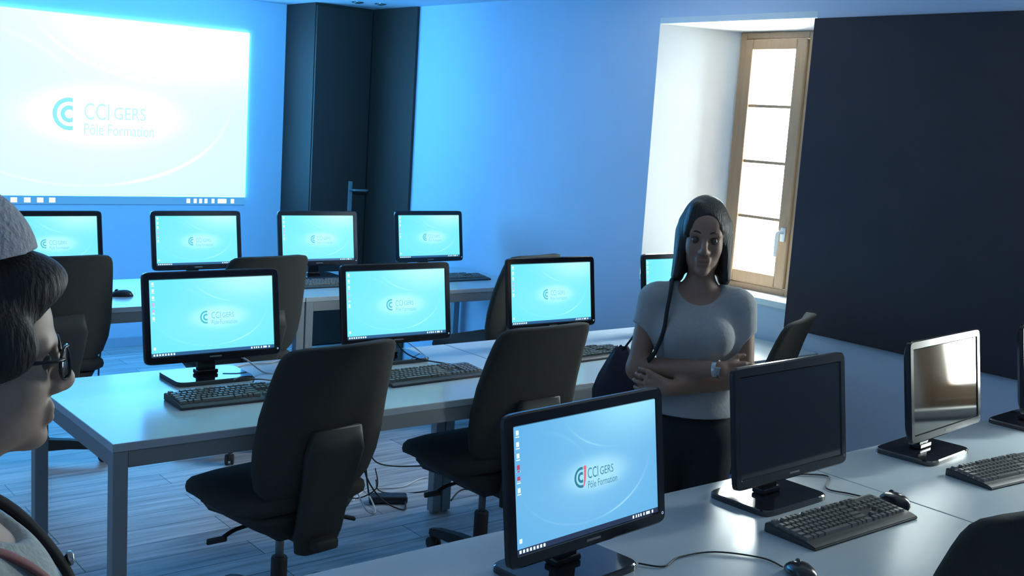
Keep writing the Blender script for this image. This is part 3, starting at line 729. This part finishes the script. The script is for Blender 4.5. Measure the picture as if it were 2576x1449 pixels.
def head_prims(F, o, s=1.0, jaw=1.0):
    """o = chin point (x, y of ear axis, z of chin); face looks along -Y"""
    def P(x, y, z_): return (o[0]+x*s, o[1]+y*s, o[2]+z_*s)
    def E(c, r, k=.02, **kw): F.ell(P(*c), [q*s for q in r], k, **kw)
    def K(a, b, ra, rb, k=.01, **kw): F.cap(P(*a), P(*b), ra*s, rb*s, k, **kw)
    E((0, .012, .150), (.073, .094, .084)); E((0, -.045, .148), (.058, .045, .048), .03)
    E((0, -.033, .090), (.056, .055, .060), .03); E((0, -.030, .046), (.047*jaw, .052, .038), .03)
    E((0, -.070, .017), (.021, .019, .015), .02)
    for sx in (-1, 1):
        E((sx*.037, -.055, .086), (.020, .022, .022), .02)
        K((sx*.012, -.088, .129), (sx*.042, -.076, .130), .008, .008, .014)
        E((sx*.031, -.092, .112), (.015, .014, .010), .012, sub=True)
        E((sx*.013, -.094, .076), (.008, .010, .008), .008)
        E((sx*.074, .012, .108), (.008, .019, .030), .006)
    K((0, -.086, .122), (0, -.108, .084), .008, .0115, .012); E((0, -.104, .078), (.011, .010, .008), .008)
    K((-.018, -.088, .054), (.018, -.088, .054), .006, .006, .010); K((-.015, -.087, .042), (.015, -.087, .042), .0065, .0065, .010)
    K((-.022, -.097, .048), (.022, -.097, .048), .0028, .0028, .004, sub=True)
def hand(F, wrist, d, up, s=1.0, curl=0.6):
    """palm from the wrist along d, back of the hand towards up; five curved fingers"""
    w_ = np.array(wrist, float); d = np.array(d, float); d /= np.linalg.norm(d); u = np.array(up, float); u -= d*(u@d); u /= np.linalg.norm(u)
    r = np.cross(d, u)
    for q in (-0.022, 0.0, 0.022): F.cap(w_+d*.015*s+r*q*.6*s, w_+d*.085*s+r*q*1.3*s, .015*s, .012*s, .012)
    for i, (q, L) in enumerate(((-.033, .062), (-.011, .074), (.011, .070), (.033, .056))):
        p = w_+d*.085*s+r*q*s; dd = d.copy(); ang = 0
        for j in range(3):
            ang += curl*(0.5+0.3*j); dd = d*math.cos(ang)-u*math.sin(ang); e = p+dd*L*s*(.45, .32, .23)[j]
            F.cap(p, e, .0085*s-.0006*j, .008*s-.0006*j, .004); p = e
    p = w_+d*.03*s-r*.026*s; td = d*.7-r*.6-u*.25; td /= np.linalg.norm(td)
    F.cap(p, p+td*.038*s, .011*s, .009*s, .01); F.cap(p+td*.038*s, p+(td*.05+d*.018)*s, .009*s, .0075*s, .006)

skin_w = mat('brown skin', (0.34, 0.20, 0.14), 0.55, noise=0.06, scale=30)
skin_m = mat('tanned skin', (0.46, 0.33, 0.25), 0.5, noise=0.08, scale=40, bump=0.05)
hair_m = mat('dark brown hair', (0.022, 0.018, 0.016), 0.45, noise=0.4, scale=30, stretch=(6, 6, 0.6), bump=0.5)
hair2_m = mat('black brown hair', (0.020, 0.018, 0.017), 0.6, noise=0.5, scale=40, stretch=(5, 5, 1), bump=0.35)
shirt_m = mat('grey jersey', (0.40, 0.42, 0.43), 0.9, noise=0.08, scale=60, bump=0.2)
trou_m = mat('dark trousers', (0.020, 0.022, 0.030), 0.9, noise=0.2, scale=80)
eye_m = mat('eye', (0.10, 0.08, 0.07), 0.15, noise=0.2, scale=40)
shoe_m = mat('black shoe leather', (0.02, 0.02, 0.02), 0.4, noise=0.1)

# ---- standing woman with crossed arms
def woman():
    t = thing('person', 'woman standing with arms folded in a grey T-shirt, dark shoulder-length hair', 'person', (2.60, 2.29, 0), math.radians(-47)); t.scale = (.9, 1, 1)
    xs = ax([(-.26, .26, .004)]); ys = ax([(-.26, .18, .004)]); zs = ax([(0, .78, .008), (.78, 1.24, .004), (1.24, 1.54, .0028)])
    CH = 1.272
    F = Field(xs, ys, zs)
    def torso(F, g=0.0):
        F.ell((0, .0, .80), (.150+g, .105+g, .11+g), .05); F.ell((0, 0, .95), (.118+g, .085+g, .13), .06)
        F.ell((0, .005, 1.09), (.135+g, .092+g, .13), .05)
        for sx in (-1, 1): F.ell((sx*.062, -.065, 1.085), (.056+g*.7, .050+g*.7, .052+g*.7), .04)
        F.cap((-.122, .01, 1.188), (0, .01, 1.212), .038+g, .036+g, .03); F.cap((.116, .01, 1.188), (0, .01, 1.212), .038+g, .036+g, .03)
    torso(F)
    F.cap((0, .02, 1.19), (0, -.002, 1.33), .047, .045, .04)
    head_prims(F, (0.0, 0.0, CH), 1.0)
    for sx in (-1, 1):
        F.cap((sx*.075, 0, .76), (sx*.082, -.01, .42), .085, .052, .03); F.cap((sx*.082, -.01, .42), (sx*.085, .01, .09), .052, .034, .02)
        F.ell((sx*.09, -.045, .035), (.037, .10, .034), .03)
    RS, RE, RW = (-.158, .01, 1.178), (-.190, -.025, .962), (.085, -.155, 1.010)
    LS, LE, LW = (.150, .01, 1.178), (.172, -.035, .968), (-.075, -.140, .935)
    F.cap(RS, RE, .043, .036, .03); F.cap(RE, RW, .037, .024, .02)
    F.cap(LS, LE, .043, .036, .03); F.cap(LE, LW, .037, .024, .02)
    hand(F, RW, (.9, .25, -.12), (-.1, -1, .1), .92, .5)
    hand(F, LW, (-.85, .25, .10), (-.1, -1, .1), .92, .4)
    body = F.mesh('body', skin_w, t)
    # T-shirt
    S = Field(xs, ys, ax([(.74, 1.28, .004)]))
    torso(S, .011); S.ell((0, .0, .83), (.160, .118, .10), .05)
    S.cap(RS, (-.176, -.006, 1.06), .050, .048, .03); S.cap(LS, (.162, -.01, 1.06), .050, .048, .03)
    S.cut((0, 0, -1), -.842)
    for sx, lim in ((-1, 1.10), (1, 1.10)):     # sleeve ends
        S.ell((sx*.215, -.02, 1.02), (.075, .085, .085), .006, sub=True)
    S.ell((0, -.075, 1.262), (.098, .12, .080), .008, sub=True); S.ell((0, .02, 1.275), (.075, .09, .07), .008, sub=True)
    S.mesh('t_shirt', shirt_m, t)
    Tt = Field(xs, ys, ax([(.04, .86, .006)]))
    Tt.ell((0, .0, .79), (.156, .112, .115), .05)
    for sx in (-1, 1):
        Tt.cap((sx*.075, 0, .76), (sx*.082, -.01, .42), .093, .062, .03); Tt.cap((sx*.082, -.01, .42), (sx*.085, .01, .07), .062, .052, .02)
    Tt.cut((0, 0, 1), .868); Tt.mesh('trousers', trou_m, t)
    Hh = Field(xs, ys, ax([(1.20, 1.55, .0028)]))
    Hh.ell((0, .014, CH+.150), (.084, .106, .094), .02); Hh.ell((0, .05, CH+.08), (.080, .065, .10), .04)
    for sx in (-1, 1):
        Hh.cap((sx*.064, -.01, CH+.15), (sx*.084, -.028, CH-.004), .024, .014, .03); Hh.cap((sx*.062, .035, CH+.12), (sx*.080, .02, CH-.012), .034, .022, .03)
    Hh.ell((.006, -.092, CH+.080), (.057, .080, .108), .010, sub=True)
    Hh.cap((-.040, -.050, CH+.205), (-.062, -.068, CH+.130), .016, .010, .02); Hh.cap((-.03, -.055, CH+.208), (.052, -.062, CH+.150), .014, .009, .02)
    Hh.mesh('hair', hair_m, t)
    for sx in (-1, 1):
        bm = bmesh.new(); bmesh.ops.create_uvsphere(bm, u_segments=16, v_segments=10, radius=.0118)
        for v in bm.verts: v.co += Vector((sx*.031, -.0765, CH+.112))
        obj('eye', bm, eye_m, t, True)
    bm = bmesh.new(); bmesh.ops.create_uvsphere(bm, u_segments=20, v_segments=10, radius=1)
    for v in bm.verts: v.co = Vector((v.co.x*.018, v.co.y*.004, v.co.z*.0035)) + Vector((0, -.0925, CH+.048))
    obj('mouth', bm, mat('lips', (0.26, 0.11, 0.10), 0.45, noise=.05), t, True)
    for sx in (-1, 1):
        bm = bmesh.new(); tube(bm, [(sx*.015, -.0955, CH+.134), (sx*.032, -.090, CH+.139), (sx*.046, -.078, CH+.133)], [.002, .003, .0015], 8); obj('eyebrow', bm, hair_m, t, True)
        bm = bmesh.new(); 
        Mx = Matrix.Translation((sx*.088, -.06, .037))
        secs = []
        for y, a, h in ((-.105, .012, .02), (-.09, .034, .036), (-.04, .043, .05), (.02, .036, .065), (.08, .036, .07), (.098, .024, .065)):
            secs.append([(sx*.09+a*math.cos(2*pi*k/16), y-.02, .0+h/2*(1+math.sin(2*pi*k/16))) for k in range(16)])
        loft(bm, secs); obj('shoe', bm, shoe_m, t, True)
    # watch on the upper wrist
    a = Vector(RW)-(Vector(RW)-Vector(RE)).normalized()*.012; d = (Vector(RW)-Vector(RE)).normalized()
    q = d.to_track_quat('Z', 'Y').to_matrix().to_4x4()
    bm = bmesh.new(); prof = [(.0265, -.008), (.0285, -.008), (.0285, .008), (.0265, .008)]
    lathe(bm, prof, 26, Matrix.Translation(a) @ q)
    box(bm, -.012, .012, -.032, -.026, -.013, .013, .003, 2, 0, Matrix.Translation(a))
    obj('wristwatch', bm, chrome_m, t)
    return t
wt = woman()
# her shoulder bag: hangs behind her right elbow
bag = thing('shoulder_bag', 'dark shoulder bag hanging behind the standing woman at her elbow', 'bag', (2.60, 2.29, 0), math.radians(-47))
bm = bmesh.new(); secs = []
for zz, a, b in ((.800, .07, .04), (.808, .088, .048), (.85, .090, .050), (.90, .074, .042), (.95, .050, .030), (.985, .032, .020), (1.0, .018, .012)):
    secs.append([(-.225+se(a, b, 28, k, 2.8)[0], .105+se(a, b, 28, k, 2.8)[1], zz+.006*math.sin(5*k)) for k in range(28)])
loft(bm, secs); obj('bag_body', bm, mat('dark blue bag fabric', (0.018, 0.018, 0.035), 0.7, noise=.2, scale=30, bump=.3), bag, True)
bm = bmesh.new(); tube(bm, [(-.225, .10, .99), (-.17, .085, 1.08), (-.115, .068, 1.17), (-.092, .04, 1.236), (-.088, .0, 1.246), (-.088, -.045, 1.215), (-.094, -.082, 1.165), (-.10, -.10, 1.10), (-.12, -.088, 1.03), (-.14, -.07, 1.0)], .010, 8, 5, flat=.35)
obj('strap', bm, mat('black strap leather', (.012, .012, .014), .9, noise=.1), bag, True)

# ---- person in profile at the left edge
def profile_person():
    OX, OY = 0.274, 1.255
    t = thing('person', 'person in profile at the left edge with glasses, dark hair and pale hat', 'person', (OX, OY, 0), math.radians(84))
    xs = ax([(-.29, -.10, .006), (-.10, .10, .0022), (.10, .29, .006)]); ys = ax([(-.30, -.15, .005), (-.15, .13, .0022), (.13, .30, .006)])
    zs = ax([(0, .85, .012), (.85, 1.25, .005), (1.25, 1.60, .0022)])
    CH = 1.308
    F = Field(xs, ys, zs)
    F.cap((0, .045, 1.20), (0, .015, 1.38), .056, .056, .04)
    def torso(F, g=0):
        F.ell((0, .06, .86), (.165+g, .12+g, .14+g), .06); F.ell((0, .05, 1.02), (.155+g, .115+g, .16), .06)
        F.ell((0, .035, 1.12), (.16+g, .125+g, .12+g), .05)
        F.cap((-.15, .05, 1.19), (.15, .05, 1.19), .052+g, .052+g, .05)
    torso(F)
    head_prims(F, (0, 0, CH), .955, 1.08)
    for sx in (-1, 1):
        F.cap((sx*.09, .06, .82), (sx*.095, .05, .45), .09, .058, .03); F.cap((sx*.095, .05, .45), (sx*.10, .07, .09), .058, .038, .02)
        F.ell((sx*.10, .03, .04), (.04, .11, .038), .03)
        sh, el, wr = (sx*.195, .05, 1.17), (sx*.22, .085, .90), (sx*.20, -.02, .68)
        F.cap(sh, el, .047, .038, .03); F.cap(el, wr, .037, .026, .02); hand(F, wr, (0, -.4, -.9), (sx, 0, 0), 1.0, .35)
    F.mesh('body', skin_m, t)
    S = Field(xs, ys, ax([(.76, 1.30, .005)])); torso(S, .014)
    for sx in (-1, 1): S.cap((sx*.195, .05, 1.17), (sx*.21, .07, 1.02), .058, .056, .03)
    S.ell((0, .0, 1.30), (.085, .13, .10), .01, sub=True); S.cut((0, 0, -1), -.80)
    S.mesh('shirt', mat('pale grey patterned shirt', (0.42, 0.47, 0.46), 0.9, noise=0.35, scale=120, bump=.3), t)
    Tt = Field(xs, ys, ax([(.04, .90, .008)])); Tt.ell((0, .06, .84), (.172, .128, .12), .05)
    for sx in (-1, 1): Tt.cap((sx*.09, .06, .80), (sx*.095, .05, .45), .098, .068, .03); Tt.cap((sx*.095, .05, .45), (sx*.10, .07, .07), .068, .056, .02)
    Tt.cut((0, 0, 1), .86); Tt.mesh('trousers', trou_m, t)
    s = .955
    Hh = Field(xs, ys, ax([(1.30, 1.62, .0022)]))
    Hh.ell((0, .022, CH+.150*s), (.082, .104, .092), .02); Hh.ell((0, .05, CH+.09), (.074, .065, .07), .03)
    Hh.ell((0, -.055, CH+.196*s), (.060, .052, .036), .03)
    for sx in (-1, 1): Hh.ell((sx*.070, -.02, CH+.130), (.016, .045, .035), .02)
    Hh.ell((0, -.115, CH+.10), (.066, .075, .088), .015, sub=True); Hh.ell((0, -.06, CH+.03), (.10, .09, .085), .012, sub=True)
    Hh.mesh('hair', hair2_m, t)
    Ha = Field(xs, ys, ax([(1.45, 1.66, .0022)])); Ha.ell((0, .030, CH+.212), (.090, .106, .092), .02); Ha.cut((0, -.10, -1), -(CH+.220))
    Ha.mesh('hat', mat('pale grey knit', (0.48, 0.50, 0.55), 0.95, noise=.12, scale=150, bump=.5), t)
    for sx in (-1, 1):
        bm = bmesh.new(); bmesh.ops.create_uvsphere(bm, u_segments=16, v_segments=10, radius=.0115)
        for v in bm.verts: v.co += Vector((sx*.030, -.0725, CH+.107))
        obj('eye', bm, eye_m, t, True)
    bm = bmesh.new(); bmesh.ops.create_uvsphere(bm, u_segments=20, v_segments=10, radius=1)
    for v in bm.verts: v.co = Vector((v.co.x*.018, v.co.y*.004, v.co.z*.0035)) + Vector((0, -.087, CH+.046))
    obj('mouth', bm, mat('lips', 0), t, True)
    # glasses
    g = bpy.data.objects.new('glasses', None)
    bm = bmesh.new()
    for sx in (-1, 1):
        ring = [(sx*.033+.024*math.cos(a), -.098+.010*abs(math.cos(a)) if sx*math.cos(a) > 0 else -.100, CH+.105+.018*math.sin(a)) for a in [2*pi*k/24 for k in range(25)]]
        tube(bm, ring, .0018, 7, 0)
        tube(bm, [(sx*.056, -.092, CH+.113), (sx*.070, -.07, CH+.114), (sx*.077, 0, CH+.114), (sx*.077, .02, CH+.110), (sx*.075, .035, CH+.095)], .0022, 7, 4)
    tube(bm, [(-.010, -.100, CH+.108), (0, -.104, CH+.111), (.010, -.100, CH+.108)], .0018, 7, 3)
    gl = obj('glasses', bm, mat('dark glasses frame', (.02, .02, .022), .25, noise=.05), t, True)
    for sx in (-1, 1):
        bm = bmesh.new(); secs = []
        n = 24
        for y in (-.0995, -.0980):
            secs.append([(sx*.033+.023*math.cos(2*pi*k/n), y, CH+.105+.017*math.sin(2*pi*k/n)) for k in range(n)])
        loft(bm, secs)
        gm = mat('tinted lens', (0.20, 0.28, 0.34), 0.05, trans=0.85, noise=0.01)
        obj('lens', bm, gm, gl)
    # straps over the chest
    bm = bmesh.new(); tube(bm, [(-.07, .10, 1.235), (-.085, .05, 1.252), (-.085, -.03, 1.225), (-.075, -.085, 1.17), (-.05, -.112, 1.09), (-.03, -.112, .98), (-.03, -.09, .86)], .013, 8, 6, flat=.3)
    obj('neck_strap', bm, mat('dusty red ribbon', (.34, .13, .12), .8, noise=.1), t, True)
    bm = bmesh.new(); tube(bm, [(.09, .12, 1.235), (.085, .05, 1.262), (.075, -.04, 1.232), (.06, -.098, 1.17), (.045, -.128, 1.10), (.03, -.128, 1.0), (.0, -.10, .88)], .016, 8, 6, flat=.4)
    st = obj('shoulder_strap', bm, mat('black strap leather', 0), t, True)
    bm = bmesh.new()
    lathe(bm, [(.006, -.004), (.015, -.002), (.016, .004), (.010, .007)], 20, Matrix.Translation((.046, -.146, 1.09)) @ Matrix.Rotation(pi/2, 4, 'X'))
    obj('buckle', bm, chrome_m, st, True); bm = bmesh.new()
    lathe(bm, [(.004, -.004), (.009, -.002), (.009, .004), (.006, .006)], 16, Matrix.Translation((.062, -.120, 1.150)) @ Matrix.Rotation(pi/2, 4, 'X'))
    obj('buckle', bm, chrome_m, st, True)
    for sx in (-1, 1):
        bm = bmesh.new(); secs = []
        for y, a, h in ((-.115, .012, .02), (-.10, .036, .036), (-.05, .046, .05), (.02, .040, .065), (.09, .038, .07), (.11, .026, .065)):
            secs.append([(sx*.10+a*math.cos(2*pi*k/16), y+.04, h/2*(1+math.sin(2*pi*k/16))) for k in range(16)])
        loft(bm, secs); obj('shoe', bm, shoe_m, t, True)
profile_person()
